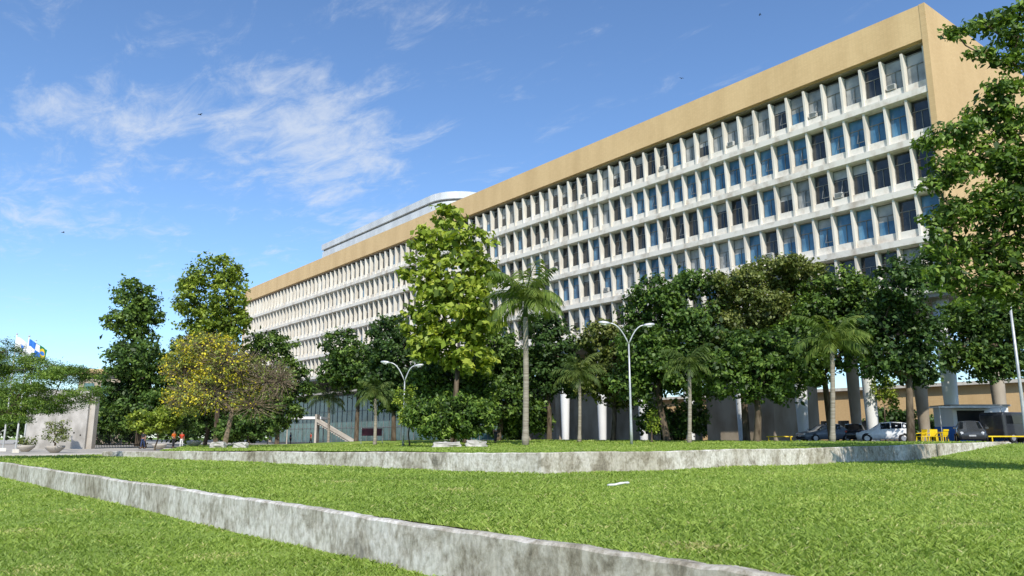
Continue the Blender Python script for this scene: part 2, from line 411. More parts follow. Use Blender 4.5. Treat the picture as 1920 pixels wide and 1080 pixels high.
tree(BT, 'tall dark green tree with a narrow rounded top, second from the left edge trees', 'tree', 258, 96,
     [(255, 555, 40, 28), (243, 600, 40, 34), (278, 588, 30, 34), (262, 640, 38, 30)], F_MID, .42, 1.05, .28, 1)
tree(BT, 'broad dark tree below the narrow tall one, left of the yellow flowering tree', 'tree', 270, 82,
     [(258, 675, 56, 40), (225, 728, 44, 46), (305, 720, 46, 52), (262, 765, 66, 42), (325, 775, 40, 40), (215, 780, 34, 30)], F_DARK, .38, 1.1, .3, 2)
tree(BT, 'tall pale green airy tree at the far left end of the building', 'tree', 405, 90,
     [(400, 512, 46, 30), (366, 560, 36, 38), (428, 560, 38, 42), (395, 605, 54, 36), (445, 515, 18, 20), (442, 605, 28, 28), (350, 530, 16, 14), (370, 640, 40, 30), (420, 650, 40, 30)], F_LIGHT, .40, .85, .26, 3, tb=.38)
tree(BT, 'dark leafy tree behind the yellow flowering tree, below the tall pale green airy tree', 'tree', 385, 100,
     [(360, 680, 46, 40), (410, 700, 46, 44), (350, 740, 44, 44), (430, 750, 50, 46), (385, 775, 60, 34)], F_DARK, .42, 1.1, .26, 20)
tree('flowering_tree', 'sparse tree with yellow blossoms and bare brown twigs', 'tree', 422, 62,
     [(385, 650, 52, 26), (345, 690, 42, 32), (420, 680, 46, 40), (350, 745, 40, 30, .6), (400, 735, 70, 40, .5), (450, 700, 56, 46, .3), (500, 715, 52, 44, .15), (528, 715, 30, 34, .12), (475, 760, 56, 30, .2)], F_BROWN, .2, .30, .2, 4,
     core=0, twigs=110, bloom=F_YEL, bn=.17, nb=5, shell=.4, bark=TWIG)
tree(BT, 'dark bushy tree behind the right side of the yellow flowering tree', 'tree', 520, 98,
     [(505, 660, 42, 38), (545, 712, 40, 42), (480, 735, 46, 50), (520, 770, 40, 30)], F_DARK, .42, 1.1, .28, 5)
tree(BT, 'dark green tree in front of the far facade, right of the glazed entrance hall', 'tree', 668, 90,
     [(640, 652, 36, 32), (672, 685, 52, 38), (632, 700, 34, 26), (680, 715, 44, 26)], F_DARK, .4, 1.1, .26, 6, lift=.35)
tree(BT, 'dark round tree against the facade, directly left of the tall pale green tree', 'tree', 738, 84,
     [(728, 626, 40, 34), (752, 672, 56, 46), (716, 700, 40, 40), (768, 735, 46, 40), (728, 745, 34, 26)], F_DEEP, .38, 1.1, .26, 7)
tree(BT, 'tallest pale green tree with large leaves in the middle of the facade', 'tree', 850, 64,
     [(842, 412, 36, 24), (812, 455, 44, 34), (872, 460, 46, 38), (795, 515, 42, 38), (868, 520, 56, 44), (840, 560, 64, 46),
      (905, 510, 30, 34), (792, 590, 46, 42), (888, 600, 52, 44), (845, 645, 64, 44), (800, 650, 32, 30), (885, 675, 46, 32)],
     F_LIGHT, .54, .85, .24, 8, asp=.7, clump=.4, flat=.45, core=.18, tb=.54, lift=.3)
tree(BT, 'mid green tree under the tallest pale green tree, above the loose green shrub', 'tree', 872, 68,
     [(850, 700, 60, 40), (800, 720, 40, 36), (895, 725, 44, 38), (845, 750, 56, 30)], F_MID, .34, 1.05, .2, 21, tb=.45)
tree(BT, 'dark tree behind the royal palm on its left side', 'tree', 935, 74,
     [(925, 645, 52, 44), (965, 690, 50, 46), (918, 712, 44, 42), (950, 752, 62, 36)], F_DARK, .36, 1.05, .24, 9, tb=.56)
tree(BT, 'dark tree directly right of the royal palm trunk', 'tree', 1030, 74,
     [(1015, 612, 42, 30), (1040, 660, 50, 44), (1010, 710, 46, 44), (1060, 705, 44, 36)], F_DEEP, .36, 1.1, .24, 10)
tree(BT, 'dark tree with reddish brown leaf tips left of the taller double street lamp', 'tree', 1150, 68,
     [(1130, 640, 46, 40), (1162, 685, 48, 44), (1110, 705, 42, 36), (1165, 735, 44, 34)], F_OLIVE, .34, 1.05, .22, 11, tb=.55)
tree(BT, 'large dark green tree right of the taller double street lamp', 'tree', 1250, 60,
     [(1228, 556, 50, 34), (1300, 535, 48, 34), (1262, 605, 78, 44), (1205, 650, 54, 48), (1320, 630, 56, 50), (1240, 700, 70, 46), (1190, 600, 34, 36), (1310, 705, 56, 44), (1180, 715, 40, 40)], F_DARK, .34, 1.0, .26, 12, tb=.54, clump=.36)
tree(BT, 'wide olive green tree in front of the middle of the near facade', 'tree', 1400, 60,
     [(1385, 535, 54, 30), (1455, 510, 56, 28), (1505, 530, 46, 32), (1420, 575, 80, 44), (1365, 620, 50, 50), (1480, 600, 60, 46), (1350, 575, 30, 30)], F_OLIVE, .27, 1.05, .26, 13, tb=.55, clump=.36)
tree(BT, 'dark dense tree under the wide olive tree, left of the medium palm', 'tree', 1420, 54,
     [(1395, 660, 48, 46), (1450, 660, 50, 46), (1420, 712, 60, 42), (1480, 700, 48, 48), (1352, 700, 44, 46)], F_DARK, .3, 1.1, .24, 14, tb=.5)
tree(BT, 'mid green tree behind the medium palm with a rounded top', 'tree', 1560, 57,
     [(1560, 540, 60, 34), (1622, 556, 50, 40), (1545, 592, 58, 46), (1610, 612, 50, 46), (1500, 640, 44, 50), (1580, 655, 54, 44), (1520, 690, 40, 34)], F_MID, .3, 1.0, .24, 15, tb=.45, clump=.36)
tree(BT, 'very dark tree with hanging leaves below the near end of the building', 'tree', 1708, 50,
     [(1690, 530, 50, 50), (1655, 610, 48, 54), (1725, 610, 46, 58), (1690, 672, 52, 46), (1745, 505, 32, 40), (1730, 690, 38, 40), (1650, 680, 36, 36)], F_DEEP, .3, 1.05, .24, 16)
tree(BT, 'shaded tree behind the drooping roadside tree, above the snack kiosk', 'tree', 1965, 53,
     [(1850, 590, 64, 46), (1892, 650, 54, 46), (1815, 635, 48, 42), (1865, 690, 54, 26), (1920, 600, 50, 60), (1790, 670, 30, 28)], F_DARK, .3, 1.05, .22, 17, lift=.5)
tree('roadside_tree', 'large near tree hanging its leafy branches into the right edge', 'tree', 2060, 27,
     [(1905, 26, 44, 14), (1850, 46, 46, 10), (1790, 60, 24, 6), (1910, 68, 40, 13), (1892, 112, 36, 16), (1838, 100, 22, 8), (1885, 172, 44, 22), (1850, 214, 48, 20), (1905, 235, 44, 32),
      (1790, 252, 52, 19), (1742, 268, 30, 10), (1855, 295, 64, 36), (1910, 330, 44, 48), (1790, 318, 46, 30), (1752, 345, 26, 20), (1862, 390, 60, 44), (1796, 400, 46, 34), (1915, 430, 44, 50),
      (1850, 470, 58, 42), (1776, 455, 38, 30), (1745, 420, 20, 16), (1900, 520, 50, 44), (1830, 535, 56, 36), (1775, 520, 30, 24), (2010, 120, 80, 80), (2020, 300, 90, 110), (2030, 480, 80, 80),
      (2020, 610, 70, 50), (2080, 660, 80, 50)],
     F_MID, .23, .72, .26, 18, asp=.5, clump=.4, depth=1.1, shell=.3, tb=.58)
tree('roadside_tree', 'tree just beyond the right edge that shades the right end of the lawn', 'tree', 2200, 23,
     [(2040, 470, 70, 60), (2100, 540, 90, 60), (2050, 560, 70, 44), (2180, 480, 90, 80), (2120, 400, 80, 60), (2160, 600, 90, 50)], F_MID, .24, 1.0, .2, 22, asp=.5, sat=1)
tree('feathery_tree', 'low spreading feathery tree at the left edge in front of the flags', 'tree', -70, 40,
     [(5, 660, 44, 20), (-20, 700, 60, 28), (60, 692, 60, 20), (118, 706, 56, 20), (40, 735, 66, 22), (150, 740, 38, 16), (95, 762, 46, 16), (10, 775, 44, 22), (165, 700, 20, 10)],
     F_MID, .12, .42, .12, 19, asp=.28, core=0, twigs=10, shell=.15, clump=.5, flat=.5, tb=.6, sat=4)
# shrubs
def shrub(label, px, F, blobs, mat, leaf, seed, cov=1.1, name='shrub', **k):
    return tree(name, label, 'shrub', px, F, blobs, mat, leaf, cov, .06, seed, **k)
shrub('wide loose green shrub at the foot of the tallest pale green tree', 850, 58, [(800, 775, 40, 26), (860, 770, 50, 28), (905, 785, 30, 24), (835, 800, 60, 20)], F_MID, .26, 30)
shrub('yellow green shrub between the dark tree and the flowering tree', 292, 66, [(268, 785, 30, 16), (312, 780, 30, 18), (290, 798, 34, 14)], F_LIGHT, .24, 31)
shrub('thin pale sapling with sparse leaves beside the shorter double street lamp', 768, 60, [(762, 750, 20, 26), (770, 785, 24, 20)], F_LIGHT, .2, 32, .5, name='sapling')
shrub('small bright sapling beside the parked cars, right of the white column', 1660, 62, [(1655, 728, 24, 22), (1672, 755, 14, 18)], F_LIGHT, .22, 33, .6, name='sapling')
shrub('small green sapling under the large dark tree by the white lamp pole', 1222, 56, [(1222, 795, 12, 14), (1226, 780, 9, 12)], F_LIGHT, .16, 34, .6, name='sapling')
shrub('dark shrub under the trees between the taller lamp and the small palm on its right', 1260, 64, [(1230, 785, 30, 34), (1268, 790, 34, 32), (1305, 780, 26, 34)], F_DARK, .28, 35)
shrub('dark shrub behind the royal palm trunk', 990, 76, [(945, 795, 36, 28), (985, 785, 34, 32), (1018, 790, 20, 26)], F_DARK, .32, 36)
shrub('dark shrub in the shade below the flowering tree', 470, 84, [(440, 800, 40, 22), (485, 798, 34, 22)], F_DARK, .34, 38)
# far woods (uncountable mass)
def wood(label, blobs, F, seed, leaf=.6, mat=F_DARK):
    rg = np.random.default_rng(seed)
    W = []
    for bx, by, rx, ry in blobs:
        c = pt(bx, by, F+rg.uniform(-4, 4)); k = msc(F); W.append((c, (rx*k, rx*k*.8, ry*k)))
    C, O, S, T = crown(W, leaf, 1.1, rg, .65, .3)
    V, Q = leaves(C, O, S, .65, rg)
    tag(npmesh('woodland', V, Q, mat, tint=np.repeat(T*.7, 4)), label, 'woods', kind='stuff')
wood('dark mass of distant trees behind the plaza at the left', [(x, 785+random.uniform(-16, 12), 46, 44) for x in range(-60, 200, 46)]+[(x, 800+random.uniform(-12, 8), 42, 34) for x in range(200, 500, 46)], 122, 40, .6)
wood('added dark greenery standing in for the shade beneath the raised building', [(x, 800+random.uniform(-6, 8), 40, 28) for x in list(range(860, 1340, 44))+[1480, 1660, 1700, 1760]], 112, 41, .55)  # foliage added to darken the view under the building

# palms
def palm(label, px, F, cy, L, n, tr, seed, group=None, shaft=0, up=1.15, mat=F_PALM, nl=38):
    rg = np.random.default_rng(seed+500)
    b0 = gpt(px, F); c = pt(px, cy, F)
    root = thing('palm_tree', b0, label, 'palm', group)
    m = MB(); k = 14; ps = []; rs = []
    for i in range(k+1):
        t = i/k; ps.append(b0+(c-b0)*t-Vector((0, 0, .1*(1-t)))+Vector((math.sin(t*3)*.06, 0, 0))); rs.append(tr*(1.25-.2*t if t > .08 else 1.5)*(1+.03*(i % 2)))
    if shaft: rs[-1] = tr*.8
    m.tube(ps, rs, 12); m.build('trunk', PBARK, root, smooth=True)
    if shaft:
        MB().tube([c-Vector((0, 0, .1)), c+Vector((0, 0, shaft*.4)), c+Vector((0, 0, shaft))], [tr*1.0, tr*.95, tr*.45], 10).build('crownshaft', mat, root, smooth=True)
    cc = c+Vector((0, 0, shaft*.9))
    for j in range(n):
        az = 2*PI*j/n*1.0+rg.uniform(-.3, .3)+(j % 3)*.7; e0 = up-1.05*((j % 3)/2)+rg.uniform(-.2, .2); l = L*rg.uniform(.75, 1.15)
        P = [np.array(cc)]; h = np.array([math.cos(az), math.sin(az), 0]); st = 16; curl = rg.uniform(1.2, 1.9)
        for i in range(st):
            e = e0-curl*(i/st)**1.3; P.append(P[-1]+(h*math.cos(e)+np.array([0, 0, math.sin(e)]))*l/st)
        P = np.array(P); side = np.array([-h[1], h[0], 0]); V = []; T = []
        m1 = MB(); m1.tube([tuple(p) for p in P[::2]], [.05*L/3*(1-.85*i/8) for i in range(9)], 4)
        ft = rg.normal(.48, .14)
        for i in range(nl):
            t = .1+.9*i/(nl-1); f_ = t*st; a = int(min(f_, st-1)); p = P[a]+(P[a+1]-P[a])*(f_-a); d = P[a+1]-P[a]; d = d/np.linalg.norm(d)
            ll = L*.30*math.sin(PI*(.18+.74*t))*rg.uniform(.75, 1.15)
            for sg in (-1, 1):
                q = side*sg*.8+d*.55+np.array([0, 0, -.4+rg.uniform(-.4, .25)]); q /= np.linalg.norm(q)
                w = d*.015*L; mdp = p+q*ll*.5; tip = p+q*ll+np.array([0, 0, -.28*ll])
                V += [p-w*.5, mdp-w, tip, mdp+w]; T += [float(np.clip(rg.normal(ft, .15), 0, 1))]*4
        n0 = len(m1.v); V0 = np.array([tuple(v) for v in m1.v]); F0 = np.array([f for f in m1.f if len(f) == 4])
        VV = np.concatenate([V0, np.array(V)]); i = np.arange(len(V)//4)*4+n0
        npmesh('frond', VV, np.concatenate([F0, np.stack([i, i+1, i+2, i+3], 1)]), mat, root, np.concatenate([np.full(n0, .6), np.array(T)]))
    return root
palm('tall royal palm with a grey trunk beside the tallest pale green tree', 985, 55, 592, 4.2, 18, .175, 1, shaft=1.3)
palm('medium palm with drooping fronds in front of the parked cars', 1560, 50, 655, 3.0, 16, .13, 2, shaft=.5, nl=34)
palm('small palm right of the taller double street lamp', 1292, 53, 690, 2.5, 13, .11, 3, shaft=.3, mat=F_PALMD, nl=32)
palm('small palm between the royal palm and the taller double street lamp', 1086, 62, 708, 2.6, 13, .11, 4, shaft=.3, mat=F_PALMD, nl=32)
palm('small palm left of the shorter double street lamp', 703, 70, 745, 2.7, 13, .12, 5, shaft=.3, mat=F_PALMD, nl=32)
palm('small palm in front of the outdoor stair', 616, 92, 752, 2.8, 12, .12, 6, shaft=.3, mat=F_PALMD, nl=32)

# ------------------------------------------------------------------ main building
H = 34.0
cn = pt(1733, 5, 55.74); X0 = cn.x; Y0 = cn.y; Y1 = Y0+155.2
zT = EYE+H; ROW = .1165*H; zF = EYE+.914*H
B = thing('office_building', (X0, Y0, 1.3), 'long tan and white office block on columns, with five rows of windows', 'building')
NB = 88; bay = (Y1-Y0-1.1)/NB; yb0 = Y0+.55
MB().box(X0, X0+.55, Y0+.45, Y1-.45, zF, zT).build('fascia', TAN_Y, B)
MB().box(X0-.03, X0+23, Y0, Y0+.445, zF-5*ROW-.75, zT+.03).build('end_wall', TAN_X, B)
MB().box(X0-.03, X0+23, Y1-.445, Y1, zF-5*ROW-.75, zT+.03).build('end_wall', TAN_X, B)
MB().box(X0+1.35, X0+22.9, Y0+.46, Y1-.46, zF-5*ROW-.1, zT-.35).build('body', DARKIN, B)  # dark box added behind the glass to stop light leaking through
MB().box(X0+.56, X0+22.9, Y0+.47, Y1-.47, zT-.3, zT-.05).build('roof', CONC, B)
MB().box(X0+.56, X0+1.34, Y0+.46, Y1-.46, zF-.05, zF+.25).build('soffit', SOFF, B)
for k in range(1, 6):
    L = zF-k*ROW
    prof = [(X0+.06, L-.46), (X0+.06, L+.06), (X0+.50, L+.10), (X0+.50, L+.78), (X0+1.3, L+.78), (X0+1.3, L-.56), (X0+.3, L-.56)]
    MB().prism(prof, 'y', Y0+.46, Y1-.46).build('floor_slab', SILL, B)
MB().box(X0+.3, X0+22.9, Y0+.47, Y1-.47, zF-5*ROW-.8, zF-5*ROW-.57).build('underside', SOFF, B)
# fins
zt_ = ROW-.47
def finprof(x, z): return [(x+.36, z+.07), (x+.20, z+zt_-.2), (x+.20, z+zt_), (x+1.28, z+zt_), (x+1.28, z+.07)]
fin0 = MB().prism(finprof(0, 0), 'y', -.09, .09).build('vertical_fin', CONC, B, world=False)
def setp(o, x, y, z): o.location = (x-B.location.x, y-B.location.y, z-B.location.z)
big = 20; first = True; mf = MB()
for k in range(5):
    L = zF-(k+1)*ROW
    for i in range(NB+1):
        y = yb0+i*bay
        if i < big:
            o = fin0 if first else link(fin0.copy(), B); first = False
            setp(o, X0, y, L)
        else:
            mf.prism(finprof(X0, L), 'y', y-.09, y+.09)
tag(mf.build('vertical_fin', CONC, B, fix=False), kind='stuff')
# windows
wz = .78; wh = ROW-.78-.56; ww = bay-.18; GX = .88
def frame_mb(m, x, y, z, tilt, mi=0):
    h0 = ww/2
    m.box(x-.04, x+.03, y-h0, y-h0+.06, z, z+wh, mi); m.box(x-.04, x+.03, y+h0-.06, y+h0, z, z+wh, mi)
    m.box(x-.04, x+.03, y-h0+.06, y+h0-.06, z, z+.07, mi); m.box(x-.04, x+.03, y-h0+.06, y+h0-.06, z+wh-.07, z+wh, mi)
    m.box(x-.05, x+.03, y-h0+.06, y+h0-.06, z+wh*.62, z+wh*.62+.06, mi)
    m.box(x-.045, x+.028, y-.025, y+.025, z+.07, z+wh*.62, mi)
    if tilt:
        za = z+wh*.60; a = .34; hb = wh*.5
        for yy in (y-h0+.08, y-.08): m.add([(x-.05, yy, za), (x-.05, yy+.05, za), (x-.05-hb*math.sin(a), yy+.05, za-hb*math.cos(a)), (x-.05-hb*math.sin(a), yy, za-hb*math.cos(a))], [(0, 1, 2, 3)], mi)
        m.box(x-.07-hb*math.sin(a), x-.03-hb*math.sin(a), y-h0+.08, y-.03, za-hb*math.cos(a), za-hb*math.cos(a)+.05, mi)
def pane_mb(m, x, y, z, mi=0, blind=0, mj=0):
    h0 = ww/2-.02; z0, z1 = z+.02, z+wh-.02
    zb = z1-(z1-z0)*blind
    m.add([(x, y-h0, z0), (x, y+h0, z0), (x, y+h0, zb), (x, y-h0, zb)], [(0, 3, 2, 1)], mi)
    if blind: m.add([(x, y-h0, zb), (x, y+h0, zb), (x, y+h0, z1), (x, y-h0, z1)], [(0, 3, 2, 1)], mj)
fr = []
for tl in (0, 1):
    m = MB(); frame_mb(m, 0, 0, 0, tl); o = m.build('window', FRAME, None); fr.append(o.data); bpy.data.objects.remove(o)
pmesh = {}
for gi, g in enumerate((G_DARK, G_BLUE, G_CURT)):
    for bl in (0, .3, .55):
        m = MB(); pane_mb(m, .01, 0, 0, 0, bl, 1); o = m.build('pane', [g, G_CURT], None, fix=False); pmesh[gi, bl] = o.data; bpy.data.objects.remove(o)
rw = random.Random(5)
pref = [lambda i: [.25, .12, .63] if i < 16 else [.55, .15, .3], lambda i: [.08, .90, .02] if i < 18 else [.5, .33, .17],
        lambda i: [.8, .12, .08] if i < 22 else [.6, .25, .15], lambda i: [.14, .78, .08] if i < 26 else [.5, .33, .17], lambda i: [.5, .4, .1]]
mw = MB()
for k in range(5):
    L = zF-(k+1)*ROW; z = L+wz
    for i in range(NB):
        y = yb0+(i+.5)*bay; g = rw.choices([0, 1, 2], pref[k](i))[0]; bl = rw.choices([0, .3, .55], [.7, .18, .12])[0]
        if i < big:
            w = link(bpy.data.objects.new('window', fr[1 if rw.random() < .25 else 0]), B); setp(w, X0+GX, y, z)
            link(bpy.data.objects.new('pane', pmesh[g, bl]), w)
        else:
            frame_mb(mw, X0+GX, y, z, 0, 0); pane_mb(mw, X0+GX+.01, y, z, g+1, bl, 3)
tag(mw.build('window', [FRAME, G_DARK, G_BLUE, G_CURT], B, fix=False), kind='stuff')
# air conditioners
ac = MB().box(-.36, .25, -.34, .34, 0, .46, 0)
for q in range(6): ac.box(-.375, -.36, -.28, .28, .05+q*.065, .08+q*.065, 1)
ac0 = ac.build('air_conditioner', [nmat('ac_case', (.42, .41, .38), (.58, .57, .54), 3, .6), FRAME], B, world=False)
spots = [(0, 1), (0, 5), (0, 10), (0, 15), (2, 4), (3, 8), (0, 22), (1, 26), (2, 25), (3, 20), (2, 31), (1, 33)]
for n, (k, i) in enumerate(spots):
    o = ac0 if n == 0 else link(ac0.copy(), B); setp(o, X0+.78, yb0+(i+.5)*bay+.25, zF-(k+1)*ROW+.85)
# pilotis columns
zs = zF-5*ROW-.8
for row, xx in enumerate((X0+1.9, X0+11)):
    for i in range(25):
        y = Y0+2.0+6.2*i
        if y > Y1-1: continue
        if row and i > 8: continue
        if row == 0 and y > 72: xq = X0+6.5
        else: xq = xx
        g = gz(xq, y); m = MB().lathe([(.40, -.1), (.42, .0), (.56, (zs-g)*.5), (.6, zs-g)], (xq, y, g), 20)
        m.build('column', WHITEP if (row == 0 and y < 72) else BEIGE, B, smooth=True)  # far columns get darker beige in place of the shade on them
# ground level core and glazed hall
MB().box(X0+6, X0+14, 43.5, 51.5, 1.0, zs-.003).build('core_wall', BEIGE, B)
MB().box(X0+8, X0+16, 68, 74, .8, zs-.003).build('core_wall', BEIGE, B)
hx = X0+4.5
MB().box(hx, hx+.05, 84, 168, .6, 9.6).build('hall_glass', G_GREEN, B)
m = MB()
for i in range(43): m.box(hx-.08, hx-.003, 84+i*2-.04, 84+i*2+.04, .6, 9.6)
for z in (.7, 3.4, 6.4, 9.45): m.box(hx-.07, hx-.004, 84, 168, z, z+.09)
m.build('hall_mullions', FRAME, B)
MB().box(hx-3, hx+12, 84, 168, 9.62, 9.95).build('mezzanine_slab', SOFF, B)
MB().box(hx+5, hx+5.3, 75, 168, .6, 9.6).build('hall_back_wall', BEIGE, B)
# penthouse
pa = X0+7; pb = pa+13; pm = []
for j in range(17): t = PI*j/16; pm.append(((pa+pb)/2-6.5*math.cos(t), 108.5-6.5*math.sin(t)))
poly = pm+[(pb, 152), (pa, 152)]
PH = MB().prism(poly, 'z', zT-.4, zT+5.2).build('penthouse', GREYP, B)
def offp(d): return [((x-(pa+pb)/2)*(1+d/6.5)+(pa+pb)/2, y+(-d if y < 110 else d)) for x, y in poly]
for nm, d, z0, z1, mt in (('roof_band', .2, zT+5.6, zT+6.8, GREYP), ('dark_gap', -.2, zT+5.203, zT+5.6, FRAME), ('ledge', .12, zT+3.0, zT+3.2, WHITEP)):
    ob = MB().prism(offp(d), 'z', z0, z1).build(nm, mt, PH)
    for v in ob.data.vertices: v.co -= B.location

# ------------------------------------------------------------------ other buildings
b = thing('low_building', (X0+62, 20, 1.3), 'low orange tan building seen beneath the raised block behind the cars', 'building')
MB().box(X0+62, X0+80, -10, 130, 1.0, 9.2).build('wall', TAN_Y, b)
for i in range(44): MB().box(X0+61.9, X0+61.99, -8+i*3.1, -6.2+i*3.1, 2.4, 4.4).build('window', G_DARK, b)
MB().box(X0+61.2, X0+81, -11, 131, 9.2, 9.7).build('roof', CONC, b)
p = gpt(180, 135)
b = thing('far_annex', (p.x, p.y, p.z), 'distant low beige building with a white balcony behind the left trees', 'building')
def rot_box(m, c, a0, a1, d0, d1, z0, z1, mi=0):     # along view-right and view-forward axes
    q = [(c.x+RX*a+FX*d, c.y+RY*a+FY*d) for a, d in ((a0, d0), (a1, d0), (a1, d1), (a0, d1))]
    m.prism(q, 'z', z0, z1, mi); return m
rot_box(MB(), p, -4, 5, 0, 8, .6, 12.6).build('wall', BEIGE, b)
rot_box(MB(), p, -4.5, 5.5, -1, 9, 12.6, 13.4).build('roof', TAN_X, b)
rot_box(MB(), p, -3.5, 5.2, -1.5, -.02, 5.2, 6.4).build('balcony', WHITEP, b)
for i in range(3): rot_box(MB(), p, -3+i*3, -1.2+i*3, -.06, -.004, 7.5, 11).build('window', G_GREEN, b)

# entrance canopy, stair
p = gpt(560, 128)
t = thing('entrance_canopy', p, 'flat white entrance canopy on thin posts left of the outdoor stair', 'canopy')
rot_box(MB(), p, -5.0, 4, -2, 3, 4.6, 5.0).build('roof', WHITEP, t)
for a, d in ((-4.6, -1.5), (-1.5, -1.5), (3.4, -1.5), (3.4, 2.5)):
    MB().tube([(p.x+RX*a+FX*d, p.y+RY*a+FY*d, p.z), (p.x+RX*a+FX*d, p.y+RY*a+FY*d, 4.6)], .09, 8).build('post', SOFF, t)
p = gpt(628, 122)
t = thing('outdoor_stair', p, 'pale concrete stair with solid parapet in front of the glazed hall', 'stair')
m = MB()
for i in range(16): rot_box(m, p, -2.6+i*.36, -2.24+i*.36, -.8, .8, max(p.z-.02, p.z+3.4-i*.21-.4), p.z+3.4-i*.21)
m.build('flight', SOFF, t)
for d0, d1 in ((-.95, -.81), (.81, .95)):
    q = []
    for a, z in ((-2.7, p.z+3.4), (3.3, p.z-.0), (3.3, p.z+.5), (-2.7, p.z+3.9)): q.append((a, z))
    vs = [(p.x+RX*a+FX*d, p.y+RY*a+FY*d, z) for d in (d0, d1) for a, z in q]
    m = MB(); m.add(vs, [(0, 1, 2, 3), (7, 6, 5, 4), (0, 4, 5, 1), (1, 5, 6, 2), (2, 6, 7, 3), (3, 7, 4, 0)]); m.build('parapet', SOFF, t)
rot_box(MB(), p, -3.0, -2.7, -.95, .95, p.z, p.z+4.6).build('pier', SOFF, t)

# monument wall
p = gpt(103, 75)
t = thing('concrete_monument', p, 'pale freestanding concrete slab with small holes near the flagpoles', 'monument')
k = msc(75)
rot_box(MB(), p, -57*k, 57*k, 0, .7, p.z-.1, p.z+5.6).build('slab', nmat('cast_concrete', (.28, .26, .23), (.48, .45, .41), .9, .9, (1, 1, .6), bmp=.3), t)
m = MB(); rr = random.Random(2)
for i in range(9):
    for j in range(2):
        a = -50*k+i*12*k+rr.uniform(-.1, .1); z = p.z+1.2+j*3.6+rr.uniform(-.25, .25)
        if rr.random() < .35: continue
        rot_box(m, p, a, a+.14, -.012, -.002, z, z+.14)
m.build('holes', DARKIN, t)
rot_box(MB(), p, 57*k, 57*k+.5, .3, 1.0, p.z-.1, p.z+5.0).build('side_pier', SOFF, t)
# fence
p0 = gpt(165, 82); p1 = gpt(262, 84)
t = thing('bar_fence', p0, 'dark railing of upright bars between the monument and the dark tree', 'fence')
bm_ = flat('dark_steel', (.02, .022, .02))
m = MB()
for i in range(34):
    q = p0+(p1-p0)*(i/33); m.tube([(q.x, q.y, q.z), (q.x, q.y, q.z+2.9)], .035, 5)
m.build('bars', bm_, t)
for z in (.3, 2.7): MB().tube([(p0.x, p0.y, p0.z+z), (p1.x, p1.y, p1.z+z)], .04, 5).build('rail', bm_, t)

# flags
def flagpole(px, F, top, label, flab, fmats, draw, seed, w=1.7):
    p = gpt(px, F); z1 = pt(px, top, F).z
    t = thing('flagpole', p, label, 'flagpole', None)
    MB().tube([(p.x, p.y, p.z), (p.x, p.y, (p.z+z1)/2), (p.x, p.y, z1)], [.07, .055, .035], 10).build('pole', WHITEP, t, smooth=True)
    MB().lathe([(.02, 0), (.07, .05), (.07, .1), (.01, .15)], (p.x, p.y, z1), 10).build('finial', STEEL, t, smooth=True)
    MB().box(p.x-.2, p.x+.2, p.y-.2, p.y+.2, p.z, p.z+.25).build('footing', CONC, t)
    nx, nz = 30, 20; h = w*.7; vs = []; m = MB()
    for i in range(nx+1):
        for j in range(nz+1):
            u, v = i/nx, j/nz; a = .05+u*w*.7; d = .3*math.sin(u*8+seed+v*1.2)*u; z = z1-.15-h+v*h-.9*u**1.3*w*.5+.1*math.sin(u*5+seed)*u
            vs.append((p.x+RX*a+FX*d, p.y+RY*a+FY*d, z))
    m.v = vs
    for i in range(nx):
        for j in range(nz):
            m.f.append((i*(nz+1)+j, (i+1)*(nz+1)+j, (i+1)*(nz+1)+j+1, i*(nz+1)+j+1)); m.m.append(draw((i+.5)/nx, (j+.5)/nz))
    o = m.build('flag', fmats, None, smooth=True, fix=False); tag(o, flab, 'flag')
WH, BL, GR, YE = flat('flag_white', (.75, .75, .75)), flat('flag_blue', (.03, .16, .55)), flat('flag_green', (.01, .16, .05)), flat('flag_yellow', (.7, .5, .02))
flagpole(8, 62, 628, 'leftmost of three white flagpoles at the left edge', 'white flag flying from the leftmost pole', [WH, BL], lambda u, v: 0 if not (.35 < u < .6 and .35 < v < .65) else 1, 0)
flagpole(32, 56, 632, 'middle of three white flagpoles at the left edge', 'blue and white quartered flag on the middle pole', [WH, BL], lambda u, v: 1 if (u < .5) == (v > .5) else 0, 1.5, 1.4)
flagpole(46, 66, 640, 'rightmost of three white flagpoles at the left edge', 'green flag with yellow diamond and blue disc flying right of the blue and white one', [GR, YE, BL],
         lambda u, v: 2 if ((u-.5)*1.45)**2+(v-.5)**2 < .03 else (1 if abs(u-.5)/.40+abs(v-.5)/.38 < 1 else 0), 2.7, 1.6)

# planters and plants
plp = [(50, 60, 'grey bowl planter at the left edge of the plaza in front of the monument'), (105, 56, 'grey bowl planter holding a bare shrub right of the leftmost planter'),
       (300, 72, 'grey bowl planter under the yellow green shrub'), (365, 70, 'pale bowl planter left of the flowering tree trunk')]
for px, F, lab in plp:
    p = gpt(px, F)
    o = MB().lathe([(.22, 0), (.34, .06), (.62, .32), (.66, .46), (.62, .5), (.52, .5), (.45, .42)], (0, 0, 0), 20).build('planter', SOFF, None, smooth=True)
    o.location = p; tag(o, lab, 'planter')
shrub('thin leafy shrub growing in the second planter from the left', 105, 56, [(105, 815, 22, 14), (118, 800, 12, 10), (92, 802, 12, 10)], F_OLIVE, .14, 50, .35, twigs=10, core=0,
      base=gpt(105, 56)+Vector((0, 0, .42)))
shrub('small leafy shrub growing in the leftmost planter', 50, 60, [(50, 828, 14, 8)], F_OLIVE, .14, 51, .5, core=0, base=gpt(50, 60)+Vector((0, 0, .42)))
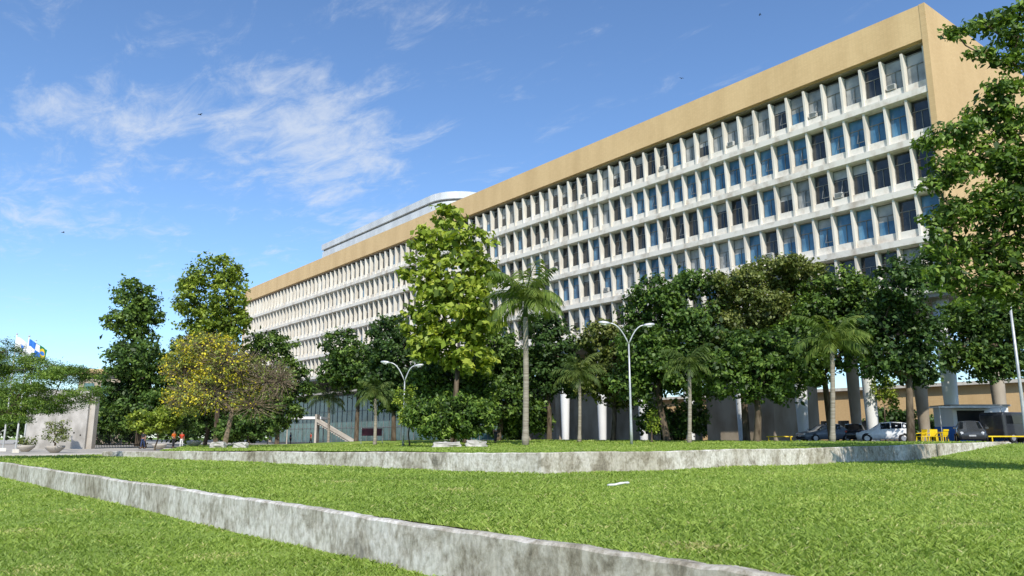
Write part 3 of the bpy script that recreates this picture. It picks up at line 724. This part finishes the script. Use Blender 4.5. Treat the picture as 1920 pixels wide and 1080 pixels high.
def stone(px, F, w, d, h, label, seed, name='stone_block', cat='stone'):
    p = gpt(px, F); rg = random.Random(seed); bm = bmesh.new(); bmesh.ops.create_cube(bm, size=1)
    bmesh.ops.subdivide_edges(bm, edges=bm.edges[:], cuts=3, use_grid_fill=True)
    for v in bm.verts:
        f = 1-.3*max(0, v.co.z+.1)
        v.co = Vector((v.co.x*w*f+rg.uniform(-.08, .08), v.co.y*d*f+rg.uniform(-.08, .08), (v.co.z+.5)*h+rg.uniform(-.06, .06)))
    me = bpy.data.meshes.new(name); bm.to_mesh(me); bm.free(); me.materials.append(STONE)
    o = link(bpy.data.objects.new(name, me)); o.location = p-Vector((0, 0, .05)); o.rotation_euler = (0, 0, -TH+rg.uniform(-.2, .2)); return tag(o, label, cat)
stone(838, 52, 1.9, .7, .40, 'long flat white stone on the lawn below the green shrub', 1)
stone(893, 51, 1.4, .6, .46, 'shorter white stone slab right of the long flat one', 2)
stone(410, 58, 1.1, .7, .5, 'pale stone block left of the flowering tree trunk', 3)
stone(452, 58, 1.0, .6, .45, 'pale stone block right of the flowering tree trunk', 4)
# litter
p = gpt(1157, 17.6)
m = MB(); m.tube([p+Vector((RX*a, RY*a, .06+.015*math.sin(a*9)+.05*(a+.27)))+Vector((FX, FY, 0))*.04*math.sin(a*12) for a in (-.25, -.2, -.08, .05, .16, .22, .25)], [.012, .03, .024, .03, .022, .028, .012], 8)
tag(m.build('litter', SCRAP, None, smooth=True), 'crumpled white scrap lying on the middle lawn', 'litter')

# ------------------------------------------------------------------ street lamps
def lamp(label, px, F, ytop, heads, r=.085):
    p = gpt(px, F); t = thing('street_lamp', p, label, 'street lamp')
    zt = pt(px, ytop, F).z
    MB().tube([p, p+Vector((0, 0, 1.0)), (p.x, p.y, (p.z+zt)/2), (p.x, p.y, zt)], [r*1.3, r*1.2, r*.9, r*.65], 10).build('pole', STEEL, t, smooth=True)
    for hx_, hy in heads:
        e = pt(hx_, hy, F); s0 = Vector((p.x, p.y, zt-.02)); pts = []
        for i in range(9):
            u = i/8
            pts.append(Vector((s0.x+(e.x-s0.x)*u, s0.y+(e.y-s0.y)*u, s0.z+(e.z-s0.z)*(1-(1-u)**2.2))))
        MB().tube(pts, [r*.6]*8+[r*.4], 8).build('arm', STEEL, t, smooth=True)
        d = (pts[-1]-pts[-2]).normalized()
        h = MB().tube([e-d*.05, e+d*.12, e+d*.4, e+d*.62, e+d*.7], [.06, .11, .13, .09, .03], 10)
        h.build('lamp_head', STEEL, t, smooth=True)
        MB().tube([e+d*.2-Vector((0, 0, .10)), e+d*.5-Vector((0, 0, .095))], [.08, .06], 8).build('lens', LAMPL, t, smooth=True)
lamp('taller double armed street lamp between the small palms', 1184, 50, 645, [(1142, 606), (1208, 610)], .075)
lamp('shorter double armed street lamp left of the tallest pale green tree', 756, 62, 715, [(730, 680), (778, 686)], .075)
lamp('street lamp at the right edge with a single arm', 1925, 34, 560, [(1893, 535)], .075)

# ------------------------------------------------------------------ cars
def car(label, p, rz, paint, hatch=True):
    t = thing('parked_car', p, label, 'car', 'cars parked along the road by the building', rz)
    st = [(1.95, .34, .58, .58, .58, .5), (1.88, .22, .66, .68, .74, .6), (1.55, .2, .78, .80, .80, .68), (.98, .2, .90, .93, .83, .70), (.30, .2, .93, 1.40, .83, .58), (-.4, .2, .95, 1.46, .83, .60),
          (-1.15, .2, .97, 1.43, .82, .58), (-1.45, .22, .98, 1.36, .81, .56), (-1.82, .24, .98, 1.02, .78, .62), (-1.92, .32, .66, .70, .70, .6)] if hatch else \
         [(2.15, .34, .58, .58, .58, .5), (2.05, .22, .66, .68, .74, .6), (1.65, .2, .76, .79, .82, .68), (.98, .2, .88, .91, .84, .70), (.30, .2, .91, 1.36, .84, .58), (-.4, .2, .93, 1.42, .84, .60),
          (-.95, .2, .94, 1.38, .83, .58), (-1.45, .22, .95, .98, .82, .66), (-2.0, .24, .93, .95, .78, .62), (-2.1, .32, .62, .66, .70, .6)]
    rings = []
    for x, zb, zl, zr, wb, wr in st:
        h = [(wb*.9, zb), (wb*1.01, zb+.16), (wb*1.03, (zb+zl)/2+.05), (wb*.97, zl), (wr, zr-.03), (wr*.6, zr+.01)]
        rings.append([(x, -y, z) for y, z in h]+[(x, 0, zr+.025)]+[(x, y, z) for y, z in h[::-1]])
    n = len(rings[0]); m = MB(); m.v = [v for r in rings for v in r]
    for i in range(len(st)-1):
        for j in range(n): m.f.append((i*n+j, i*n+(j+1) % n, (i+1)*n+(j+1) % n, (i+1)*n+j)); m.m.append(0)
    m.f += [tuple(range(n)), tuple((len(st)-1)*n+j for j in range(n))]; m.m += [0, 0]
    m.build('body', paint, t, world=False, smooth=True)
    def patch(name, q, off, mat, ins=.07):
        q = [Vector(v) for v in q]; c = sum(q, Vector())/4; q = [c+(v-c)*(1-ins) for v in q]
        nn = (q[1]-q[0]).cross(q[3]-q[0]).normalized()
        if nn.dot(c-Vector((0, 0, .7))) < 0: nn = -nn
        mm = MB(); mm.add([v+nn*off for v in q], [(0, 1, 2, 3)]); mm.build(name, mat, t, world=False)
    R = rings
    patch('windscreen', [R[3][4], R[3][8], R[4][8], R[4][4]], .03, CARGL, .06)
    i1, i2 = (7, 8) if hatch else (6, 7)
    patch('rear_window', [R[i1][4], R[i1][8], R[i2][8], R[i2][4]], .03, CARGL, .1)
    for s3, s4 in ((3, 4), (8, 9)):
        for i in ((4, 5), (5, 6)) + (((6, 7),) if hatch else ()):
            patch('side_window', [R[i[0]][s3], R[i[1]][s3], R[i[1]][s4], R[i[0]][s4]] if s3 == 3 else [R[i[0]][s4], R[i[1]][s4], R[i[1]][s3], R[i[0]][s3]], .012, CARGL, .1)
    fx, rx = (1.22, -1.2) if hatch else (1.32, -1.3)
    for x in (fx, rx):
        for s in (-1, 1):
            w = MB().tube([(0, -.085, 0), (0, -.095, 0), (0, .095, 0), (0, .085, 0)], [.27, .3, .3, .27], 20).build('wheel', BLACKR, t, world=False)
            w.location = (x, s*.80, .3)
            MB().tube([(0, s*.09, 0), (0, s*.10, 0)], [.19, .17], 14).build('rim', CHROME, w, world=False)
            MB().tube([(x, s*.80, .33), (x, s*.842, .33)], [.35, .35], 18).build('wheel_arch', BLACKR, t, world=False)
    L = st[0][0]; E = st[-1][0]
    for s in (-1, 1):
        MB().tube([(L-.16, s*.60, .62), (L-.03, s*.55, .60)], [.12, .09], 10).build('headlight', LAMPL, t, world=False)
        MB().box(E+.04, E+.16, s*.66-.1, s*.66+.1, .68, .88).build('tail_light', REDL, t, world=False)
        MB().box(.78, .92, s*.93-.09, s*.93+.09, .92, 1.04).build('mirror', paint, t, world=False)
    MB().box(L-.12, L+.02, -.62, .62, .28, .42).build('front_bumper', BLACKR, t, world=False)
    MB().box(E-.03, E+.12, -.64, .64, .3, .46).build('rear_bumper', BLACKR, t, world=False)
    MB().box(L-.02, L+.03, -.2, .2, .43, .53).build('number_plate', PLATE, t, world=False)
    return t
def paint(n, c):
    m = flat(n, c, .25); m.node_tree.nodes['Principled BSDF'].inputs['Coat Weight'].default_value = .5; return m
car('silver white hatchback parked between the white column and the yellow chairs', gpt(1660, 57.5), math.radians(95)-TH+math.radians(60), paint('silver_paint', (.80, .80, .80)))
car('black car parked behind the left end of the silver hatchback', gpt(1602, 62.5), math.radians(30), paint('black_paint', (.02, .02, .022)), False)
car('blue grey car parked furthest left, behind the palm trunk', gpt(1548, 61.5), math.radians(150), paint('grey_paint', (.16, .19, .23)), False)
car('dark grey hatchback facing the lawn in front of the kiosk', gpt(1820, 52.5), math.radians(205), paint('charcoal_paint', (.05, .055, .06)))

# kiosk
p = gpt(1822, 57)
t = thing('snack_kiosk', p, 'small white kiosk with a blue base and flat awning behind the dark hatchback', 'kiosk')
BLUEP = flat('blue_panel', (.04, .20, .60))
rot_box(MB(), p, -1.2, 2.9, 0, 2.6, p.z+1.15, p.z+2.6).build('wall', WHITEP, t)
rot_box(MB(), p, -1.22, 2.92, -.02, 2.62, p.z+.1, p.z+1.15).build('base_panel', BLUEP, t)
rot_box(MB(), p, -1.35, 3.1, -.1, 2.8, p.z+2.6, p.z+2.74).build('roof', SOFF, t)
rot_box(MB(), p, -3.0, 1.6, -1.5, -.12, p.z+2.45, p.z+2.55).build('awning', STEEL, t)
rot_box(MB(), p, -.9, 1.1, -.03, -.004, p.z+1.4, p.z+2.3).build('hatch_opening', DARKIN, t)
rot_box(MB(), p, -1.0, 1.2, -.45, -.035, p.z+1.2, p.z+1.26).build('counter', STEEL, t)
for a in (-2.9, 1.5):
    q = Vector((p.x+RX*a+FX*-1.4, p.y+RY*a+FY*-1.4, p.z)); MB().tube([q, q+Vector((0, 0, 2.45))], .03, 6).build('awning_post', STEEL, t)
# dark van at right
p = gpt(1905, 55)
t = thing('parked_van', p, 'dark tall van parked right of the kiosk in tree shade', 'van', None, -TH+math.radians(20))
vp = paint('dark_van_paint', (.03, .033, .04))
m = MB(); pr = [(-2.2, .3), (2.3, .3), (2.35, .8), (2.15, 1.05), (1.5, 1.25), (.95, 2.0), (.7, 2.08), (-2.1, 2.08), (-2.25, 1.9)]
m.prism(pr, 'y', -.9, .9); o = m.build('body', vp, t, world=False); mo = o.modifiers.new('bevel', 'BEVEL'); mo.width = .08; mo.segments = 3
MB().prism([(1.46, 1.28), (.97, 1.95), (.92, 1.95), (1.41, 1.28)], 'y', -.78, .78).build('windscreen', CARGL, t, world=False).location = (.06, 0, .02)
for s in (-1, 1):
    MB().box(.1, .85, s*.895-.02, s*.895+.02, 1.3, 1.9).build('side_window', CARGL, t, world=False)
    MB().box(-1.9, -.1, s*.895-.02, s*.895+.02, 1.3, 1.85).build('side_window', CARGL, t, world=False)
    MB().box(2.26, 2.37, s*.65-.14, s*.65+.14, .8, .98).build('headlight', LAMPL, t, world=False)
    for x in (1.5, -1.45):
        w = MB().tube([(0, -.1, 0), (0, .1, 0)], .34, 18).build('wheel', BLACKR, t, world=False); w.location = (x, s*.84, .34)
        MB().tube([(0, s*.1, 0), (0, s*.112, 0)], .2, 14).build('rim', CHROME, w, world=False)
# yellow chairs and table
def chair(label, p, rz):
    t = thing('plastic_chair', p, label, 'chair', 'yellow plastic chairs by the kiosk', rz)
    MB().box(-.23, .23, -.23, .23, .41, .45).build('seat', YEL, t, world=False)
    m = MB()
    for i in range(5): m.prism([(-.23, .47), (-.20, .47), (-.28, .86), (-.31, .86)], 'y', -.21+i*.09, -.13+i*.09)
    m.box(-.33, -.28, -.23, .23, .80, .9); m.build('backrest', YEL, t, world=False)
    for s in (-1, 1):
        MB().tube([(.2, s*.22, .62), (-.25, s*.22, .66)], .026, 6).build('armrest', YEL, t, world=False)
        for x in (-.2, .2): MB().tube([(x, s*.2, .42), (x*1.2, s*.23, 0)], [.035, .025], 6).build('leg', YEL, t, world=False)
for i, (px, F, r, lab) in enumerate([(1728, 52.5, 2.8, 'leftmost yellow plastic chair by the kiosk'), (1738, 54, 2.0, 'second yellow plastic chair from the left by the kiosk'),
                                     (1750, 52.5, 3.4, 'yellow plastic chair in front of the table'), (1768, 53, 1.2, 'yellow plastic chair nearest the dark hatchback'), (1745, 55.5, 5, 'yellow plastic chair furthest back beside the table')]):
    chair(lab, gpt(px, F), r)
p = gpt(1759, 55); t = thing('plastic_table', p, 'square yellow plastic table among the yellow chairs', 'table')
MB().box(-.4, .4, -.4, .4, .70, .74).build('tabletop', YEL, t, world=False)
for x in (-.33, .33):
    for y in (-.33, .33): MB().tube([(x, y, .7), (x*1.08, y*1.08, 0)], [.03, .022], 6).build('leg', YEL, t, world=False)
# yellow kerb rails
for px, lab in ((1462, 'short yellow rail under the dark trees nearest the blue grey car'), (1900, 'short yellow rail at the right edge beside the dark hatchback')):
    p = gpt(px, 60 if px < 1800 else 50); t = thing('parking_rail', p, lab, 'rail')
    L = 1.0 if px < 1800 else 1.6
    MB().tube([p+Vector((RX*-L, RY*-L, .42)), p+Vector((RX*L, RY*L, .42))], .045, 8).build('bar', YEL, t)
    for a in (-L*.85, L*.85): MB().tube([p+Vector((RX*a, RY*a, 0)), p+Vector((RX*a, RY*a, .42))], .04, 8).build('post', YEL, t)
# banner
p = gpt(697, 74); t = thing('banner', p, 'dark banner on two posts under the trees left of the shorter street lamp', 'banner')
rot_box(MB(), p, -.95, .95, 0, .03, p.z+.75, p.z+1.45).build('cloth', flat('maroon_cloth', (.08, .015, .03)), t)
for a in (-1, 1): MB().tube([p+Vector((RX*a, RY*a, 0)), p+Vector((RX*a, RY*a, 1.5))], .03, 6).build('post', STEEL, t)

# ------------------------------------------------------------------ people
def skin(name, pts, edges, mat, parent, sub=1):
    me = bpy.data.meshes.new(name); me.from_pydata([p[:3] for p in pts], edges, []); me.materials.append(mat)
    o = link(bpy.data.objects.new(name, me), parent)
    o.modifiers.new('skin', 'SKIN').use_smooth_shade = True
    if not me.skin_vertices: me.skin_vertices.new()
    for i, v in enumerate(me.skin_vertices[0].data):
        r = pts[i][3]; v.radius = (r, pts[i][4] if len(pts[i]) > 4 else r); v.use_root = (i == 0)
    s = o.modifiers.new('sub', 'SUBSURF'); s.levels = sub; s.render_levels = sub
    return o
def person(label, p, rz, top, legs, stride=.0, hold=0, sc=1.0):
    t = thing('person', p, label, 'person', None, rz); t.scale = (sc, sc, sc)
    P = [(0, 0, .95, .12, .10), (0, .01, 1.15, .12, .09), (0, .01, 1.34, .14, .10), (0, 0, 1.47, .055), (0, .015, 1.55, .068, .075), (0, .01, 1.64, .078, .09), (0, 0, 1.71, .05), (0, .10, 1.60, .016)]
    E = [(0, 1), (1, 2), (2, 3), (3, 4), (4, 5), (5, 6), (4, 7)]
    sh = []
    for s in (-1, 1):
        st = stride*s; i = len(P)
        hand = (s*.25, -.02-st*.5, .84) if not (hold and s == 1) else (s*.16, .28, 1.12)
        el = (s*.235, -.04-st*.2, 1.13); wr = tuple(el[k]+(hand[k]-el[k])*.85 for k in range(3))
        P += [(s*.17, 0, 1.40, .058), (*el, .042), (*wr, .028), (*hand, .036, .02)]; E += [(2, i), (i, i+1), (i+1, i+2), (i+2, i+3)]
        d = Vector(hand)-Vector(wr); d.normalize()
        for f, (o_, l) in enumerate(((-.03, .075), (-.01, .085), (.01, .08), (.028, .065))):
            j = len(P); b0 = Vector(hand)+d*.03+Vector((0, o_, 0)); P += [(*b0, .010), (*(b0+d*l*.55), .009), (*(b0+d*l+Vector((-s*.012, .012, 0))), .007)]; E += [(i+3, j), (j, j+1), (j+1, j+2)]
        j = len(P); b0 = Vector(hand)+Vector((0, .035, 0)); P += [(*b0, .011), (*(b0+d*.03+Vector((-s*.01, .025, 0))), .009)]; E += [(i+3, j), (j, j+1)]
        sh.append((i, P[i], P[i+1]))
        k = len(P); P += [(s*.09, 0, .9, .09), (s*.095, .02+st*.5, .5, .06), (s*.10, -.02+st, .09, .04), (s*.11, .13+st, .04, .035)]; E += [(0, k), (k, k+1), (k+1, k+2), (k+2, k+3)]
    skin('body', P, E, SKIN, t)
    T = [(0, 0, .92, .135, .115), (0, .01, 1.15, .135, .105), (0, .01, 1.36, .155, .112), (0, 0, 1.45, .075)]; TE = [(0, 1), (1, 2), (2, 3)]
    for i, a, b in sh:
        n = len(T); m_ = [(a[k]+(b[k]-a[k])*.75) for k in range(3)]; T += [(*a[:3], .072), (*m_, .062)]; TE += [(2, n), (n, n+1)]
    skin('shirt', T, TE, top, t)
    G = [(0, 0, .94, .13, .115)]; GE = []
    for s in (-1, 1):
        st = stride*s; n = len(G); G += [(s*.09, 0, .86, .1), (s*.095, .02+st*.5, .5, .074), (s*.10, -.02+st, .12, .06)]; GE += [(0, n), (n, n+1), (n+1, n+2)]
    skin('trousers', G, GE, legs, t)
    m = MB(); m.lathe([(.088, -.03), (.094, .03), (.08, .085), (.04, .11), (.005, .115)], (0, -.012, 1.64), 12); m.build('hair', HAIR, t, world=False, smooth=True)
    for s in (-1, 1): MB().box(s*.10-.05, s*.10+.05, stride*s-.09, stride*s+.20, 0, .08).build('shoe', BLACKR, t, world=False)
    return t
ORG, RED_, DK, WT, NV = flat('orange_cloth', (.65, .14, .02)), flat('red_cloth', (.5, .05, .02)), flat('dark_cloth', (.03, .03, .035)), flat('white_cloth', (.7, .7, .68)), flat('navy_cloth', (.03, .05, .12))
person('person in dark top and blue trousers walking by the bar fence', gpt(269, 76), 2.2, DK, NV, .16)
person('person in bright orange shirt standing left of a person in red orange', gpt(326, 80), 3.6, ORG, DK, .03, 1)
person('person in red orange shirt and white trousers beside the person in bright orange', gpt(341, 82), 2.6, RED_, WT, .08, 1, .96)
person('person in red shirt walking under the entrance canopy', gpt(583, 112), 1.5, RED_, DK, .15)
person('person in white shirt and dark trousers standing right of the green shrub', gpt(929, 66), 3.4, WT, DK, .02)
person('person in dark shirt standing beside the entrance canopy posts', gpt(545, 108), 4.0, NV, DK, .05)

# ------------------------------------------------------------------ birds
BIRD = flat('dark_feathers', (.02, .02, .025))
for px, py, F, rz, lab in ((375, 215, 110, .4, 'small dark bird gliding left over the white cirrus cloud'), (1278, 147, 140, 1.2, 'tiny dark bird flying above the middle of the roofline'),
                           (1425, 28, 140, 2.3, 'tiny dark bird at the top of the sky'), (118, 436, 130, .2, 'tiny dark bird low in the sky at the left')):
    c = pt(px, py, F); t = thing('bird', c, lab, 'bird', None, rz)
    MB().tube([(-.28, 0, 0), (-.15, 0, .01), (0, 0, .02), (.14, 0, .02), (.22, 0, .02), (.29, 0, .0)], [.05, .04, .075, .06, .045, .008], 8).build('body', BIRD, t, world=False, smooth=True)
    for s in (-1, 1):
        m = MB(); m.add([(.1, s*.04, .04), (.12, s*.3, .14), (.02, s*.62, .1), (-.06, s*.3, .12), (-.1, s*.04, .03)], [(0, 1, 3, 4), (1, 2, 3)]); m.build('wing', BIRD, t, world=False)

# ------------------------------------------------------------------ light, sky, camera
sh = Vector((RX*.12-FX, RY*.12-FY, 0)).normalized(); EL = math.radians(42)
sd = Vector((sh.x*math.cos(EL), sh.y*math.cos(EL), math.sin(EL)))
sl = bpy.data.lights.new('sun', 'SUN'); sl.energy = 5.0; sl.angle = math.radians(.5); sl.color = (1, .95, .86)
so = bpy.data.objects.new('sun', sl); so.rotation_euler = sd.to_track_quat('Z', 'Y').to_euler(); COL.objects.link(so)
w = bpy.data.worlds.new('World'); SC.world = w; w.use_nodes = True; nt = w.node_tree
bg = nt.nodes['Background']; bg.inputs[1].default_value = .15
sky = nt.nodes.new('ShaderNodeTexSky'); sky.sky_type = 'NISHITA'; sky.sun_disc = False
sky.sun_elevation = EL; sky.sun_rotation = math.atan2(sd.x, sd.y); sky.altitude = 0; sky.air_density = 1.0; sky.dust_density = .3; sky.ozone_density = 3.5
tc = nt.nodes.new('ShaderNodeTexCoord'); sx = nt.nodes.new('ShaderNodeSeparateXYZ'); nt.links.new(tc.outputs['Generated'], sx.inputs[0])
def mth(op, a, b=None):
    n = nt.nodes.new('ShaderNodeMath'); n.operation = op
    for i, v in enumerate((a, b)):
        if v is None: continue
        if isinstance(v, (int, float)): n.inputs[i].default_value = v
        else: nt.links.new(v, n.inputs[i])
    return n.outputs[0]
zc = mth('MAXIMUM', sx.outputs['Z'], .03)
cb = nt.nodes.new('ShaderNodeCombineXYZ'); nt.links.new(mth('DIVIDE', sx.outputs['X'], zc), cb.inputs[0]); nt.links.new(mth('DIVIDE', sx.outputs['Y'], zc), cb.inputs[1])
def spot(px, py, rx, ry, rot=0):
    d = pt(px, py, 1.0); z = d.z-EYE; c = Vector((d.x/z, d.y/z, 0))
    mp = nt.nodes.new('ShaderNodeMapping'); mp.vector_type = 'TEXTURE'; mp.inputs['Location'].default_value = c; mp.inputs['Scale'].default_value = (rx, ry, 1)
    mp.inputs['Rotation'].default_value = (0, 0, -TH+rot); nt.links.new(cb.outputs[0], mp.inputs[0])
    g = nt.nodes.new('ShaderNodeTexGradient'); g.gradient_type = 'SPHERICAL'; nt.links.new(mp.outputs[0], g.inputs[0]); return g.outputs['Fac']
acc = None
for s_, wt in ((spot(200, 215, .6, .32), 1.0), (spot(540, 240, .6, .6), .5), (spot(610, 330, .42, 1.2), .8), (spot(500, 80, 1.2, .5), .2), (spot(40, 405, .6, .5), .9), (spot(400, 440, 1.4, 1.8), .3), (spot(720, 280, .4, .5), .6), (spot(260, 300, .5, .5), .6)):
    v = mth('MULTIPLY', s_, wt); acc = v if acc is None else mth('ADD', acc, v)
def wnoise(scale, st, det, dist, rot=.5):
    mp = nt.nodes.new('ShaderNodeMapping'); mp.inputs['Scale'].default_value = st; mp.inputs['Rotation'].default_value = (0, 0, rot); nt.links.new(cb.outputs[0], mp.inputs[0])
    n = nt.nodes.new('ShaderNodeTexNoise'); n.inputs['Scale'].default_value = scale; n.inputs['Detail'].default_value = det; n.inputs['Distortion'].default_value = dist; n.inputs['Roughness'].default_value = .68
    nt.links.new(mp.outputs[0], n.inputs['Vector']); return n.outputs['Fac']
n1 = wnoise(7.5, (1, .42, 1), 10, .6, .9); n2 = wnoise(2.6, (1, .6, 1), 6, .4, 1.1)
fib = mth('ADD', mth('MULTIPLY', n1, .8), mth('MULTIPLY', n2, .7))
msk = mth('ADD', fib, mth('MULTIPLY', acc, .25))
cr = nt.nodes.new('ShaderNodeMapRange'); nt.links.new(msk, cr.inputs[0]); cr.inputs[1].default_value = .79; cr.inputs[2].default_value = 1.20; cr.inputs[3].default_value = 0; cr.inputs[4].default_value = .66
cr.interpolation_type = 'SMOOTHSTEP'
mt = nt.nodes.new('ShaderNodeMix'); mt.data_type = 'RGBA'; mt.blend_type = 'MULTIPLY'; mt.inputs[0].default_value = 1; nt.links.new(sky.outputs[0], mt.inputs[6]); mt.inputs[7].default_value = (.98, 1.12, 1.26, 1)
mx = nt.nodes.new('ShaderNodeMix'); mx.data_type = 'RGBA'; nt.links.new(cr.outputs[0], mx.inputs[0]); nt.links.new(mt.outputs[2], mx.inputs[6]); mx.inputs[7].default_value = (5.4, 5.7, 6.1, 1)
nt.links.new(mx.outputs[2], bg.inputs[0])
SC.view_settings.view_transform = 'Standard'; SC.view_settings.look = 'None'; SC.view_settings.exposure = 0
cam = bpy.data.cameras.new('camera'); cam.lens = 27; cam.sensor_width = 36; cam.clip_end = 6000; cam.clip_start = .1
co = bpy.data.objects.new('camera', cam); co.location = (0, 0, EYE); co.rotation_euler = (PI/2+PITCH, 0, -TH); COL.objects.link(co); SC.camera = co
